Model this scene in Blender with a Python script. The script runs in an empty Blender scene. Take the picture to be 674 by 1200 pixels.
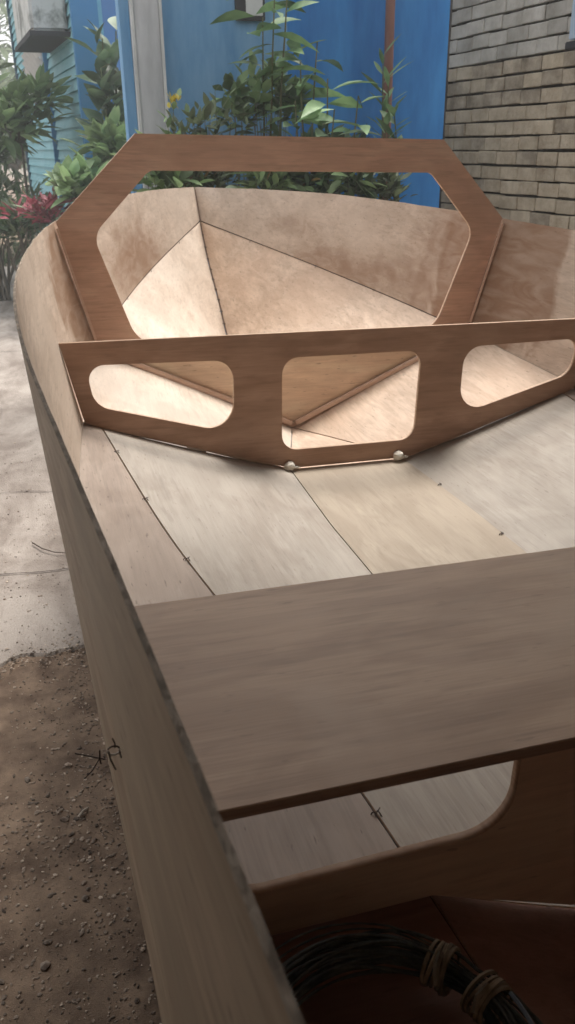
import bpy, bmesh, math, random
from mathutils import Vector, Matrix, Quaternion, noise
R = math.radians
random.seed(7)
scene = bpy.context.scene
COL = scene.collection

# ------------------------------------------------------------------ camera, world, sun, exposure
CAMP = {'Cx': -0.64370, 'Cy': -1.62010, 'Cz': 0.64600, 'yaw': 0.3017, 'pitch': 0.4152, 'roll': 0.0158, 'f': 972.0}
CX, CY = 337.0, 600.0
UPB = -Vector((0.02722, -0.00745, -0.9996)).normalized()       # true vertical, in the boat's own frame
G = UPB.rotation_difference(Vector((0, 0, 1))).to_matrix()      # boat frame -> world (the boat leans ~1.6 degrees)
def basis():
    y, p, r = CAMP['yaw'], CAMP['pitch'], CAMP['roll']
    f0 = Vector((math.sin(y), math.cos(y), 0)); r0 = Vector((math.cos(y), -math.sin(y), 0)); u0 = Vector((0, 0, 1))
    f = math.cos(p)*f0 - math.sin(p)*u0; u = math.sin(p)*f0 + math.cos(p)*u0
    return f, math.cos(r)*r0 + math.sin(r)*u, -math.sin(r)*r0 + math.cos(r)*u
CF, CR, CU = [G @ v for v in basis()]
CPOS = G @ Vector((CAMP['Cx'], CAMP['Cy'], CAMP['Cz']))
cam = bpy.data.cameras.new('camera'); camo = bpy.data.objects.new('camera', cam); COL.objects.link(camo)
m = Matrix((CR, CU, -CF)).transposed().to_4x4(); m.translation = CPOS
camo.matrix_world = m
cam.sensor_fit = 'VERTICAL'; cam.sensor_height = 36.0; cam.lens = 36.0*CAMP['f']/1200.0
cam.clip_start = 0.02; cam.clip_end = 500
cam.dof.use_dof = True; cam.dof.focus_distance = 1.1; cam.dof.aperture_fstop = 20
scene.camera = camo

SUN_EL, SUN_AZ = R(64), R(38)       # azimuth from +Y towards +X
world = bpy.data.worlds.new('World'); scene.world = world; world.use_nodes = True
nt = world.node_tree; nt.nodes.clear()
sky = nt.nodes.new('ShaderNodeTexSky'); sky.sky_type = 'NISHITA'; sky.sun_disc = False
sky.sun_elevation = SUN_EL; sky.sun_rotation = SUN_AZ; sky.dust_density = 4.0; sky.air_density = 1.0
hs = nt.nodes.new('ShaderNodeHueSaturation'); hs.inputs['Saturation'].default_value = 0.08
bg = nt.nodes.new('ShaderNodeBackground'); bg.inputs['Strength'].default_value = 0.15
wo = nt.nodes.new('ShaderNodeOutputWorld')
nt.links.new(sky.outputs[0], hs.inputs['Color']); nt.links.new(hs.outputs[0], bg.inputs[0]); nt.links.new(bg.outputs[0], wo.inputs[0])
sun = bpy.data.lights.new('sun', 'SUN'); sun.energy = 1.5; sun.angle = R(22); sun.color = (1, 0.93, 0.85)
suno = bpy.data.objects.new('sun', sun); COL.objects.link(suno)
sd = Vector((math.sin(SUN_AZ)*math.cos(SUN_EL), math.cos(SUN_AZ)*math.cos(SUN_EL), math.sin(SUN_EL)))
suno.rotation_euler = sd.to_track_quat('Z', 'Y').to_euler(); suno.location = (2, 3, 6)
scene.view_settings.view_transform = 'Standard'; scene.view_settings.look = 'None'
scene.view_settings.exposure = 1.08; scene.view_settings.gamma = 1.0; scene.view_settings.use_curve_mapping = False
scene.cycles.max_bounces = 8; scene.cycles.diffuse_bounces = 5; scene.cycles.use_denoising = True

GZ = -0.5                            # ground level
def ray(px, py):
    return (CF*CAMP['f'] + CR*(px-CX) - CU*(py-CY)).normalized()
def at(px, py, Y):                   # the point of the place seen in that direction, at depth plane y = Y
    d = ray(px, py); return CPOS + d*((Y-CPOS.y)/d.y)
def atx(px, py, X):
    d = ray(px, py); return CPOS + d*((X-CPOS.x)/d.x)

# ------------------------------------------------------------------ materials
def mat(name, col, rough=0.8, col2=None, scale=(5, 5, 5), nscale=1.0, detail=6, bump=0.0, bscale=40, metallic=0.0, spec=0.3,
        lo=0.35, hi=0.65, island=0.0, coord='Object', dist=0.0):
    M = bpy.data.materials.new(name); M.use_nodes = True; t = M.node_tree; b = t.nodes['Principled BSDF']
    b.inputs['Roughness'].default_value = rough; b.inputs['Metallic'].default_value = metallic
    b.inputs['Specular IOR Level'].default_value = spec
    tc = t.nodes.new('ShaderNodeTexCoord'); mp = t.nodes.new('ShaderNodeMapping'); mp.inputs['Scale'].default_value = scale
    t.links.new(tc.outputs[coord], mp.inputs[0])
    out = None
    if col2:
        n = t.nodes.new('ShaderNodeTexNoise'); n.inputs['Scale'].default_value = nscale; n.inputs['Detail'].default_value = detail
        n.inputs['Distortion'].default_value = dist; n.inputs['Roughness'].default_value = .66
        t.links.new(mp.outputs[0], n.inputs['Vector'])
        r = t.nodes.new('ShaderNodeValToRGB'); r.color_ramp.elements[0].position = lo; r.color_ramp.elements[1].position = hi
        r.color_ramp.elements[0].color = (*col, 1); r.color_ramp.elements[1].color = (*col2, 1)
        t.links.new(n.outputs[0], r.inputs[0]); out = r.outputs[0]
    else:
        c = t.nodes.new('ShaderNodeRGB'); c.outputs[0].default_value = (*col, 1); out = c.outputs[0]
    if island:
        g = t.nodes.new('ShaderNodeNewGeometry'); h = t.nodes.new('ShaderNodeHueSaturation')
        mr = t.nodes.new('ShaderNodeMapRange'); mr.inputs[3].default_value = 1-island; mr.inputs[4].default_value = 1+island
        t.links.new(g.outputs['Random Per Island'], mr.inputs[0]); t.links.new(mr.outputs[0], h.inputs['Value'])
        t.links.new(out, h.inputs['Color']); out = h.outputs[0]
    t.links.new(out, b.inputs['Base Color'])
    if bump:
        n2 = t.nodes.new('ShaderNodeTexNoise'); n2.inputs['Scale'].default_value = bscale; n2.inputs['Detail'].default_value = 5
        t.links.new(mp.outputs[0], n2.inputs['Vector'])
        bp = t.nodes.new('ShaderNodeBump'); bp.inputs['Strength'].default_value = bump; bp.inputs['Distance'].default_value = 0.01
        t.links.new(n2.outputs[0], bp.inputs['Height']); t.links.new(bp.outputs[0], b.inputs['Normal'])
    return M

def math_node(t, op, a, b=None, clamp=False):
    n = t.nodes.new('ShaderNodeMath'); n.operation = op; n.use_clamp = clamp
    for i, v in enumerate((a, b)):
        if v is None: continue
        if isinstance(v, (int, float)): n.inputs[i].default_value = v
        else: t.links.new(v, n.inputs[i])
    return n.outputs[0]

def ply(name, light, dark, grain_axis='Y', rough=0.62, figure=0.5, patch=0.25, patchcol=None, stains=(), stain_col=(0.17, 0.09, 0.045), speck=0.35, seed=0.0, blotch=.45):
    """plywood: long fine grain + broad rotary-cut figure + patches + specks; stains = list of (centre, radii) in the boat's frame"""
    M = bpy.data.materials.new(name); M.use_nodes = True; t = M.node_tree; b = t.nodes['Principled BSDF']
    L = t.links.new
    b.inputs['Roughness'].default_value = rough; b.inputs['Specular IOR Level'].default_value = 0.3
    tc = t.nodes.new('ShaderNodeTexCoord')
    def noise_tex(sc, s, det=5, dist=0.0, off=0.0):
        mp = t.nodes.new('ShaderNodeMapping'); mp.inputs['Scale'].default_value = sc; mp.inputs['Location'].default_value = (off+seed, off*1.7, seed*2.3)
        L(tc.outputs['Object'], mp.inputs[0])
        n = t.nodes.new('ShaderNodeTexNoise'); n.inputs['Scale'].default_value = s; n.inputs['Detail'].default_value = det; n.inputs['Distortion'].default_value = dist
        L(mp.outputs[0], n.inputs['Vector']); return n.outputs[0]
    ax = {'Y': (1, .035, 1), 'X': (.035, 1, 1), 'Z': (1, 1, .035)}[grain_axis]
    ax2 = {'Y': (1, .22, 1), 'X': (.22, 1, 1), 'Z': (1, 1, .22)}[grain_axis]
    ax3 = {'Y': (1, .45, 1), 'X': (.45, 1, 1), 'Z': (1, 1, .45)}[grain_axis]
    fine = noise_tex(ax, 420, 4)
    med = noise_tex(ax2, 26, 5, 1.4, 3.1)
    big = noise_tex((1, 1, 1), 3.2, 4, 0.8, 7.7)
    sp = noise_tex(ax2, 190, 2, 0, 5.0)
    def mix(fac, a, bb, mode='MIX'):
        n = t.nodes.new('ShaderNodeMix'); n.data_type = 'RGBA'; n.blend_type = mode
        if isinstance(fac, (int, float)): n.inputs[0].default_value = fac
        else: L(fac, n.inputs[0])
        for i, v in ((6, a), (7, bb)):
            if isinstance(v, tuple): n.inputs[i].default_value = (*v, 1)
            else: L(v, n.inputs[i])
        return n.outputs[2]
    def ramp(v, lo, hi):
        n = t.nodes.new('ShaderNodeMapRange'); n.interpolation_type = 'SMOOTHSTEP'
        n.inputs[1].default_value = lo; n.inputs[2].default_value = hi; L(v, n.inputs[0]); return n.outputs[0]
    c = mix(math_node(t, 'MULTIPLY', ramp(med, .40, .60), figure), light, dark)
    c = mix(math_node(t, 'MULTIPLY', ramp(fine, .35, .7), .20), c, tuple(v*.6 for v in dark))
    blot = noise_tex(ax3, 12, 10, .9, 2.2)
    c = mix(math_node(t, 'MULTIPLY', ramp(blot, .42, .60), blotch), c, tuple(v*.66*w for v, w in zip(light, (1.04, .98, .93))))
    wear = noise_tex(ax3, 7, 12, 1.6, 11.3)
    c = mix(math_node(t, 'MULTIPLY', ramp(wear, .50, .66), .34), c, tuple(min(.8, v*1.18+.03) for v in light))
    axf = {'Y': (1, .12, 1), 'X': (.12, 1, 1), 'Z': (1, 1, .12)}[grain_axis]
    fleck = noise_tex(axf, 110, 3, .3, 6.1)
    c = mix(math_node(t, 'MULTIPLY', ramp(fleck, .53, .70), .27), c, tuple(v*.58 for v in dark))
    line = noise_tex(ax, 95, 5, .8, 8.8)
    c = mix(math_node(t, 'MULTIPLY', ramp(line, .50, .62), .18), c, tuple(v*.7 for v in dark))
    pc = patchcol or tuple(v*.75 for v in light)
    c = mix(math_node(t, 'MULTIPLY', ramp(big, .45, .62), patch), c, pc)
    c = mix(math_node(t, 'MULTIPLY', ramp(sp, .66, .74), speck), c, (.07, .045, .03))
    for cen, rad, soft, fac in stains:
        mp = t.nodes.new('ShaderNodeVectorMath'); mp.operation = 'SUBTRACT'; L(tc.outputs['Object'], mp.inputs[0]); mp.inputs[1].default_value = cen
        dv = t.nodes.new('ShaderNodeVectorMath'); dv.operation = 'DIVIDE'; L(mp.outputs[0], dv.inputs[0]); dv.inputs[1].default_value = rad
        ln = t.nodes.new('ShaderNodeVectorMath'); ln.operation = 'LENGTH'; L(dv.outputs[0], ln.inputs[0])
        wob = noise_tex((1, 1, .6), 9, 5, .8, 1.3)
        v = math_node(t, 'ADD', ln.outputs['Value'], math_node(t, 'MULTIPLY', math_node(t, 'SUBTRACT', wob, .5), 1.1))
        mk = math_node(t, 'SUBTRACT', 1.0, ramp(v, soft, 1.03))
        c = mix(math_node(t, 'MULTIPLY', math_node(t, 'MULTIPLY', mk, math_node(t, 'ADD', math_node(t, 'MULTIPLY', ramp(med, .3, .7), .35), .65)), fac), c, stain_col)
    L(c, b.inputs['Base Color'])
    bp = t.nodes.new('ShaderNodeBump'); bp.inputs['Strength'].default_value = .1; bp.inputs['Distance'].default_value = .002
    L(fine, bp.inputs['Height']); L(bp.outputs[0], b.inputs['Normal'])
    return M

# ------------------------------------------------------------------ object helpers
def tag(o, label=None, cat=None, group=None, kind=None):
    if label: o['label'] = label
    if cat: o['category'] = cat
    if group: o['group'] = group
    if kind: o['kind'] = kind
    return o
def empty(name, loc=(0, 0, 0)):
    o = bpy.data.objects.new(name, None); COL.objects.link(o); o.location = loc; o.empty_display_size = .1; return o
def obj(name, bm, mats, parent=None, smooth=False):
    me = bpy.data.meshes.new(name); bm.to_mesh(me); bm.free()
    if not isinstance(mats, (list, tuple)): mats = [mats]
    for mm in mats: me.materials.append(mm)
    if smooth:
        for p in me.polygons: p.use_smooth = True
    o = bpy.data.objects.new(name, me); COL.objects.link(o)
    if smooth or any(p.use_smooth for p in me.polygons): me.set_sharp_from_angle(angle=R(38))
    if parent: o.parent = parent; o.matrix_parent_inverse = Matrix.Identity(4)
    return o
def box(bm, c, s, rot=None, mi=0, bev=0.0):
    r = bmesh.ops.create_cube(bm, size=1.0); vs = r['verts']
    for v in vs:
        v.co = Vector((v.co.x*s[0], v.co.y*s[1], v.co.z*s[2]))
    if bev:
        es = list({e for v in vs for e in v.link_edges})
        rr = bmesh.ops.bevel(bm, geom=es, offset=bev, segments=2, affect='EDGES', clamp_overlap=True)
        vs = list({v for f in rr['faces'] for v in f.verts} | {v for v in vs if v.is_valid})
    for v in vs:
        if rot: v.co = rot @ v.co
        v.co += Vector(c)
    for f in {f for v in vs for f in v.link_faces}: f.material_index = mi
def tube(bm, pts, rad, seg=8, mi=0, caps=True):
    pts = [Vector(p) for p in pts]; n = len(pts); rings = []
    rad = rad if isinstance(rad, (list, tuple)) else [rad]*n
    up = None
    for i, p in enumerate(pts):
        t = (pts[min(i+1, n-1)]-pts[max(i-1, 0)])
        t = t.normalized() if t.length > 1e-9 else Vector((0, 0, 1))
        if up is None:
            up = Vector((0, 0, 1)) if abs(t.z) < .9 else Vector((1, 0, 0))
        a = (up - t*up.dot(t))
        if a.length < 1e-6: a = t.orthogonal()
        a.normalize(); b = t.cross(a); up = a
        rings.append([bm.verts.new(p+(a*math.cos(2*math.pi*k/seg)+b*math.sin(2*math.pi*k/seg))*rad[i]) for k in range(seg)])
    for i in range(n-1):
        for k in range(seg):
            f = bm.faces.new((rings[i][k], rings[i][(k+1) % seg], rings[i+1][(k+1) % seg], rings[i+1][k])); f.material_index = mi; f.smooth = True
    if caps:
        f = bm.faces.new(rings[0][::-1]); f.material_index = mi
        f = bm.faces.new(rings[-1]); f.material_index = mi
def fillet(pts, rads, seg=8):
    out = []; n = len(pts)
    for i in range(n):
        p = Vector(pts[i]); r = rads[i] if isinstance(rads, (list, tuple)) else rads
        if r <= 0: out.append(p); continue
        a = (Vector(pts[i-1])-p); b = (Vector(pts[(i+1) % n])-p); la, lb = a.length, b.length; a.normalize(); b.normalize()
        ang = a.angle(b); d = min(r/math.tan(ang/2), la*.49, lb*.49); rr = d*math.tan(ang/2)
        c = p+(a+b).normalized()*(rr/math.sin(ang/2))
        s = p+a*d-c; e = p+b*d-c
        a0 = math.atan2(s.y, s.x); a1 = math.atan2(e.y, e.x); da = (a1-a0+math.pi) % (2*math.pi)-math.pi
        for k in range(seg+1):
            th = a0+da*k/seg; out.append(c+Vector((math.cos(th), math.sin(th)))*rr)
    return out
def plate(name, loops, y, th, mats, parent):
    """flat panel in the x-z plane with holes; slot 0 faces, slot 1 cut edges"""
    cu = bpy.data.curves.new(name+'_c', 'CURVE'); cu.dimensions = '2D'; cu.fill_mode = 'BOTH'; cu.extrude = th/2
    for lp in loops:
        s = cu.splines.new('POLY'); s.points.add(len(lp)-1); s.use_cyclic_u = True
        for i, p in enumerate(lp): s.points[i].co = (p[0], p[1], 0, 1)
    tmp = bpy.data.objects.new('t', cu); COL.objects.link(tmp)
    dg = bpy.context.evaluated_depsgraph_get(); me = bpy.data.meshes.new_from_object(tmp.evaluated_get(dg))
    bpy.data.objects.remove(tmp); bpy.data.curves.remove(cu)
    me.name = name
    me.materials.clear()
    for mm in mats: me.materials.append(mm)
    for p in me.polygons: p.material_index = 0 if abs(p.normal.z) > .5 else 1
    for v in me.vertices:
        x, z, d = v.co; v.co = (x, y+d, z)
    o = bpy.data.objects.new(name, me); COL.objects.link(o); o.parent = parent
    bm = bmesh.new(); bm.from_mesh(me); bmesh.ops.remove_doubles(bm, verts=bm.verts, dist=1e-5); bmesh.ops.recalc_face_normals(bm, faces=bm.faces); bm.to_mesh(me); bm.free()
    return o
def spline(ys, vs, y):
    o = sorted(range(len(ys)), key=lambda i: ys[i]); ys = [ys[i] for i in o]; vs = [vs[i] for i in o]; n = len(ys)
    h = [ys[i+1]-ys[i] for i in range(n-1)]
    a = [0]*n; b = [1]*n; c = [0]*n; d = [0]*n
    for i in range(1, n-1):
        a[i] = h[i-1]; b[i] = 2*(h[i-1]+h[i]); c[i] = h[i]; d[i] = 6*((vs[i+1]-vs[i])/h[i]-(vs[i]-vs[i-1])/h[i-1])
    for i in range(1, n):
        w = a[i]/b[i-1]; b[i] -= w*c[i-1]; d[i] -= w*d[i-1]
    Mm = [0]*n; Mm[-1] = d[-1]/b[-1]
    for i in range(n-2, -1, -1): Mm[i] = (d[i]-c[i]*Mm[i+1])/b[i]
    k = 0
    while k < n-2 and y > ys[k+1]: k += 1
    A = ys[k+1]-y; B = y-ys[k]; H = h[k]
    return Mm[k]*A**3/6/H+Mm[k+1]*B**3/6/H+(vs[k]/H-Mm[k]*H/6)*A+(vs[k+1]/H-Mm[k+1]*H/6)*B


# ------------------------------------------------------------------ ground
M_dirt = mat('packed_dirt', (.085, .055, .038), .95, (.30, .215, .15), (1, 1, 1), 13, 15, bump=.3, bscale=420, lo=.30, hi=.70)
M_conc = mat('worn_concrete', (.19, .155, .13), .9, (.36, .315, .275), (1, .45, 1), 4.2, 15, bump=.35, bscale=190, lo=.38, hi=.58, dist=.4)
M_stone = mat('stones', (.085, .06, .045), .9, (.42, .34, .27), (1, 1, 1), 40, 3, island=.65)
M_grass = mat('grass_blades', (.05, .10, .025), .8, island=.4)
bm = bmesh.new()
bmesh.ops.create_grid(bm, x_segments=2, y_segments=2, size=80)
for v in bm.verts: v.co.z = GZ
tag(obj('ground', bm, M_dirt), kind='structure')

def ragged(x):
    return .19 + +.05*noise.noise(Vector((x*2.3, .3, 0))) + .04*noise.noise(Vector((x*11, .7, 0))) + .02*noise.noise(Vector((x*37, 2.7, 0)))
bm = bmesh.new(); top = []; low = []; far = []
xs = [-7+i*.03 for i in range(301)]
for x in xs:
    y = ragged(x); z = GZ+.006
    top.append(bm.verts.new((x, y+.02, z))); low.append(bm.verts.new((x, y, GZ-.01))); far.append(bm.verts.new((x, 8.1+.03*math.sin(x*3), z)))
for i in range(len(xs)-1):
    bm.faces.new((top[i], top[i+1], far[i+1], far[i])); bm.faces.new((low[i], low[i+1], top[i+1], top[i]))
tag(obj('pavement', bm, M_conc), kind='structure')

# cracks in the slab
M_dark = mat('dark_gap', (.05, .04, .035), .95)
def flat_line(bm, pts, w, z):
    pr = None
    for i, p in enumerate(pts):
        p = Vector(p); t = Vector(pts[min(i+1, len(pts)-1)])-Vector(pts[max(i-1, 0)]); t.normalize(); n = Vector((-t.y, t.x))
        ww = w*random.uniform(.4, 1.3)
        a = bm.verts.new((p.x+n.x*ww, p.y+n.y*ww, z)); b = bm.verts.new((p.x-n.x*ww, p.y-n.y*ww, z))
        if pr: bm.faces.new((pr[0], pr[1], b, a))
        pr = (a, b)
bm = bmesh.new()
for (x0, y0, x1, y1) in ((-2.2, 1.55, .4, 1.15), (-1.9, .75, .2, .62), (-2.5, 3.9, 1.2, 3.6)):
    pts = []
    for k in range(40):
        t = k/39; pts.append((x0+(x1-x0)*t, y0+(y1-y0)*t+.05*noise.noise(Vector((t*9, y0, 1)))+.015*noise.noise(Vector((t*40, y0, 4)))))
    flat_line(bm, pts, .0022, GZ+.010)
tag(obj('pavement_crack', bm, M_dark), kind='structure')

# gravel: small stones pressed into the dirt beside the hull
bm = bmesh.new()
rs = random.Random(3)
_t = bmesh.new(); bmesh.ops.create_icosphere(_t, subdivisions=1, radius=1); ICO_V = [v.co.copy() for v in _t.verts]; ICO_F = [tuple(v.index for v in f.verts) for f in _t.faces]; _t.free()
SV, SF = [], []
def stone(x, y, z, s):
    q = (rs.uniform(.6, 1.4), rs.uniform(.5, 1.2), rs.uniform(.35, .7)); c_, s_ = math.cos(rs.uniform(0, 6.28)), 0
    a_ = rs.uniform(0, 6.28); c_, s_ = math.cos(a_), math.sin(a_); n0_ = len(SV)
    for v in ICO_V:
        px_, py_ = v.x*s*q[0]*rs.uniform(.75, 1.25), v.y*s*q[1]*rs.uniform(.75, 1.25)
        SV.append((x+px_*c_-py_*s_, y+px_*s_+py_*c_, z+v.z*s*q[2]))
    SF.extend(tuple(n0_+k for k in f) for f in ICO_F)
for i in range(22000):
    x = rs.uniform(-1.25, -.3); y = rs.uniform(-1.3, .26)
    dens = .5+.9*noise.noise(Vector((x*4, y*4, 2)))+(.45 if x > -.66 else 0)
    if rs.random() > dens: continue
    stone(x, y, GZ+.0005, min(.011, (.0008+abs(rs.gauss(0, .0017)))))
for i in range(2600):
    stone(rs.uniform(-1.4, -.5), .22+abs(rs.gauss(0, 1.1)), GZ+.007, .0006+abs(rs.gauss(0, .0012)))
for i in range(25):
    x = rs.uniform(-1.2, -.45); y = rs.uniform(-1.2, .2); stone(x, y, GZ+.001, rs.uniform(.006, .011))
for i in range(1500):
    x = rs.uniform(-1.4, -.4); y = ragged(x)+rs.gauss(.01, .03); stone(x, y, GZ+.006, .0008+abs(rs.gauss(0, .0018)))
me_ = bpy.data.meshes.new('gravel'); me_.from_pydata(SV, [], SF); me_.materials.append(M_stone); bm.free()
gr_ = bpy.data.objects.new('gravel', me_); COL.objects.link(gr_); tag(gr_, kind='stuff')

# twigs on the ground
M_twig = mat('dry_twig', (.06, .04, .03), .9)
def twig(name, pts, r, label, group=None):
    bm = bmesh.new(); c = Vector(pts[0]); tube(bm, [Vector(p)-c for p in pts], [r*(1-.6*i/len(pts)) for i in range(len(pts))], 6)
    o = obj(name, bm, M_twig); o.location = c; tag(o, label, 'twig', group); return o
def gnd(px, py, z):
    d = ray(px, py); return CPOS+d*((z-CPOS.z)/d.z)
twig('twig', [gnd(38, 636, GZ+.014), gnd(50, 643, GZ+.016), gnd(64, 647, GZ+.016), gnd(80, 648, GZ+.014)], .0022, 'thin curved dry twig lying on the pale concrete beside the hull')
twig('twig', [gnd(92, 958, GZ+.006), gnd(98, 950, GZ+.007), gnd(104, 946, GZ+.006)], .003, 'short pale stick lying among the gravel below the wire twist')
bpy.data.objects['twig.001'].data.materials[0] = mat('pale_stick', (.4, .34, .28), .9)

# ------------------------------------------------------------------ the boat (frame of its own, leaning slightly)
boat = empty('plywood_boat'); boat.matrix_world = G.to_4x4()
tag(boat, 'unfinished stitch-and-glue plywood boat hull with bare frames and a thwart', 'boat')
SY = [1.7007, 1.1, .4163, 0, -.4, -.8, -1.2, -1.6, -2.3]
SX = [.004, .3152, .5775, .636, .659, .6553, .6266, .598, .56]
SZ = [.4986, .5072, .4796, .4713, .4748, .4744, .4702, .4649, .46]
KY = [1.6107, 1.1, .4163, 0, -.4, -.8, -1.2, -1.6, -2.3]
KX = [.004, .2569, .5057, .5743, .6095, .6207, .6091, .6064, .585]
KZ = [.386, .2951, .1868, .141, .1201, .1062, .0985, .094, .09]
TH = .008
def sheer(y): return Vector((spline(SY, SX, y), y, spline(SY, SZ, y)))
def chine(y): return Vector((spline(KY, KX, y), y, spline(KY, KZ, y)))          # outer line of the side panel
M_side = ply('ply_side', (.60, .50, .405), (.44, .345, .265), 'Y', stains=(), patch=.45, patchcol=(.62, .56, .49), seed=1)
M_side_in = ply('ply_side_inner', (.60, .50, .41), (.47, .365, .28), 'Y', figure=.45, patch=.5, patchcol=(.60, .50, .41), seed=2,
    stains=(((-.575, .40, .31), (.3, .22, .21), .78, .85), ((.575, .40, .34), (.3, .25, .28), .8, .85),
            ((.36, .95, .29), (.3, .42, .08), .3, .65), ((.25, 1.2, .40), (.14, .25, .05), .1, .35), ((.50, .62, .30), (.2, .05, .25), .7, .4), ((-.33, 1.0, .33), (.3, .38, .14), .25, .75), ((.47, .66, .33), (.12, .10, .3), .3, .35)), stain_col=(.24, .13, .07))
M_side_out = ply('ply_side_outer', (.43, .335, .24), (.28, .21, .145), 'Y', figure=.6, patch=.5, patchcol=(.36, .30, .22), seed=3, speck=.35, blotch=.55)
M_fwd = ply('ply_forward', (.66, .52, .405), (.47, .34, .245), 'Y', figure=.5, patch=.35, patchcol=(.56, .40, .29), seed=4)
M_fwd_lit = ply('ply_forward_lit', (.66, .555, .455), (.53, .42, .33), 'Y', figure=.3, patch=.3, patchcol=(.78, .7, .6), seed=4.4, speck=.15)  # left bow panel: its stronger light is put into a paler colour
M_floor = ply('ply_floor', (.40, .355, .305), (.31, .265, .22), 'Y', figure=.35, patch=.4, patchcol=(.40, .36, .31), seed=5, speck=.25)
M_floor_mid = ply('ply_floor_centre', (.395, .33, .255), (.31, .25, .19), 'Y', figure=.3, patch=.35, patchcol=(.37, .305, .235), seed=6, speck=.2)
M_strip = ply('ply_strip', (.33, .265, .215), (.24, .185, .15), 'Y', figure=.4, patch=.4, patchcol=(.30, .24, .195), seed=7, speck=.5)
M_frame = ply('ply_frame', (.74, .52, .40), (.58, .38, .285), 'X', figure=.4, patch=.25, patchcol=(.76, .58, .46), seed=8, speck=.1)
M_frame2 = ply('ply_frame_dark', (.52, .33, .235), (.38, .225, .155), 'X', figure=.4, patch=.3, patchcol=(.56, .38, .28), seed=9, speck=.1)
M_frame3 = ply('ply_frame_aft', (.74, .54, .39), (.62, .43, .30), 'X', figure=.4, patch=.3, seed=9.7)
M_edge = mat('ply_cut_edge', (.45, .31, .22), .8, (.58, .43, .32), (3, 3, 40), 9, 3)
M_edge_dark = mat('ply_weathered_edge', (.20, .16, .12), .9, (.40, .32, .245), (1, .3, 1), 170, 6, lo=.42, hi=.68, bump=.6, bscale=160)
M_thwart = ply('ply_thwart', (.54, .365, .24), (.40, .255, .165), 'X', figure=.5, patch=.5, patchcol=(.56, .41, .295), seed=10, speck=.22, rough=.5, blotch=.6)
M_cleat = mat('timber_cleat', (.66, .49, .39), .7, (.76, .60, .50), (3, 3, 30), 8, 4)
M_seam = mat('seam_gap', (.03, .02, .015), .95)

def sheet(name, A, B, ys, th_dir, mats, nt_=6, belly=0.0, th=TH, mirror=1, edge_gap=0.0, taper=0, gap_b=None):
    """a bent plywood panel: ruled between edge curves A(y) and B(y), th thick towards th_dir; slots 0 fair face, 1 back face, 2 edges"""
    bm = bmesh.new(); P = []; Q = []
    for i, y in enumerate(ys):
        a, b = A(y), B(y); ra = []; rb = []
        d = (b-a); Ld = max(d.length, 1e-6); e = edge_gap/Ld if Ld > 4*edge_gap else 0
        for k in range(nt_+1):
            e2 = e if gap_b is None else gap_b/Ld; t = e+(1-e-e2)*k/nt_; p = a.lerp(b, t)+Vector(th_dir)*(belly*math.sin(math.pi*t))
            ra.append(p)
        P.append(ra)
    n = len(ys)
    def nrm(i, k):
        u = P[min(i+1, n-1)][k]-P[max(i-1, 0)][k]; v = P[i][min(k+1, nt_)]-P[i][max(k-1, 0)]
        w = u.cross(v)
        if w.length < 1e-12: return Vector(th_dir).normalized()
        w.normalize(); return w if w.dot(Vector(th_dir)) > 0 else -w
    V = [[bm.verts.new((mirror*P[i][k].x, P[i][k].y, P[i][k].z)) for k in range(nt_+1)] for i in range(n)]
    W = []
    for i in range(n):
        r = []
        for k in range(nt_+1):
            p = P[i][k]+nrm(i, k)*(th if not taper else taper+(th-taper)*k/nt_)
            if p.x < .0005: p.x = .0005
            r.append(bm.verts.new((mirror*p.x, p.y, p.z)))
        W.append(r)
    def fc(vs, mi, sm=True):
        try:
            f = bm.faces.new(vs); f.material_index = mi; f.smooth = sm
        except ValueError: pass
    for i in range(n-1):
        for k in range(nt_):
            fc((V[i][k], V[i+1][k], V[i+1][k+1], V[i][k+1]), 0); fc((W[i][k], W[i][k+1], W[i+1][k+1], W[i+1][k]), 1)
        fc((V[i][0], W[i][0], W[i+1][0], V[i+1][0]), 2, False); fc((V[i][nt_], V[i+1][nt_], W[i+1][nt_], W[i][nt_]), 2, False)
    for k in range(nt_):
        fc((V[0][k], V[0][k+1], W[0][k+1], W[0][k]), 2, False); fc((V[-1][k], W[-1][k], W[-1][k+1], V[-1][k+1]), 2, False)
    bmesh.ops.recalc_face_normals(bm, faces=bm.faces)
    o = obj(name, bm, mats, boat)
    return o
def lin(a, b, n): return [a+(b-a)*i/(n-1) for i in range(n)]

# side panels: parameter runs bow -> stern; both edge curves have their own bow end
def sideA(t): y = SY[0]+(-2.3-SY[0])*t; p = sheer(y); p.x = max(p.x, .004); return p
def sideB(t): y = KY[0]+(-2.3-KY[0])*t; p = chine(y); p.x = max(p.x, .004); return p
for s in (-1, 1):
    # a little raggedness of the sawn sheer edge
    def A(t, s=s):
        p = sideA(t); p.z += .0016*noise.noise(Vector((t*60, s*5, 0)))+.001*noise.noise(Vector((t*230, s*5, 0))); return p
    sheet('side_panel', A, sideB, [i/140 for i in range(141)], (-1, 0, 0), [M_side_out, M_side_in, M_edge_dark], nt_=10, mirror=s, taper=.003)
    bpy.data.objects  # panels are parts of the one hull

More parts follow.
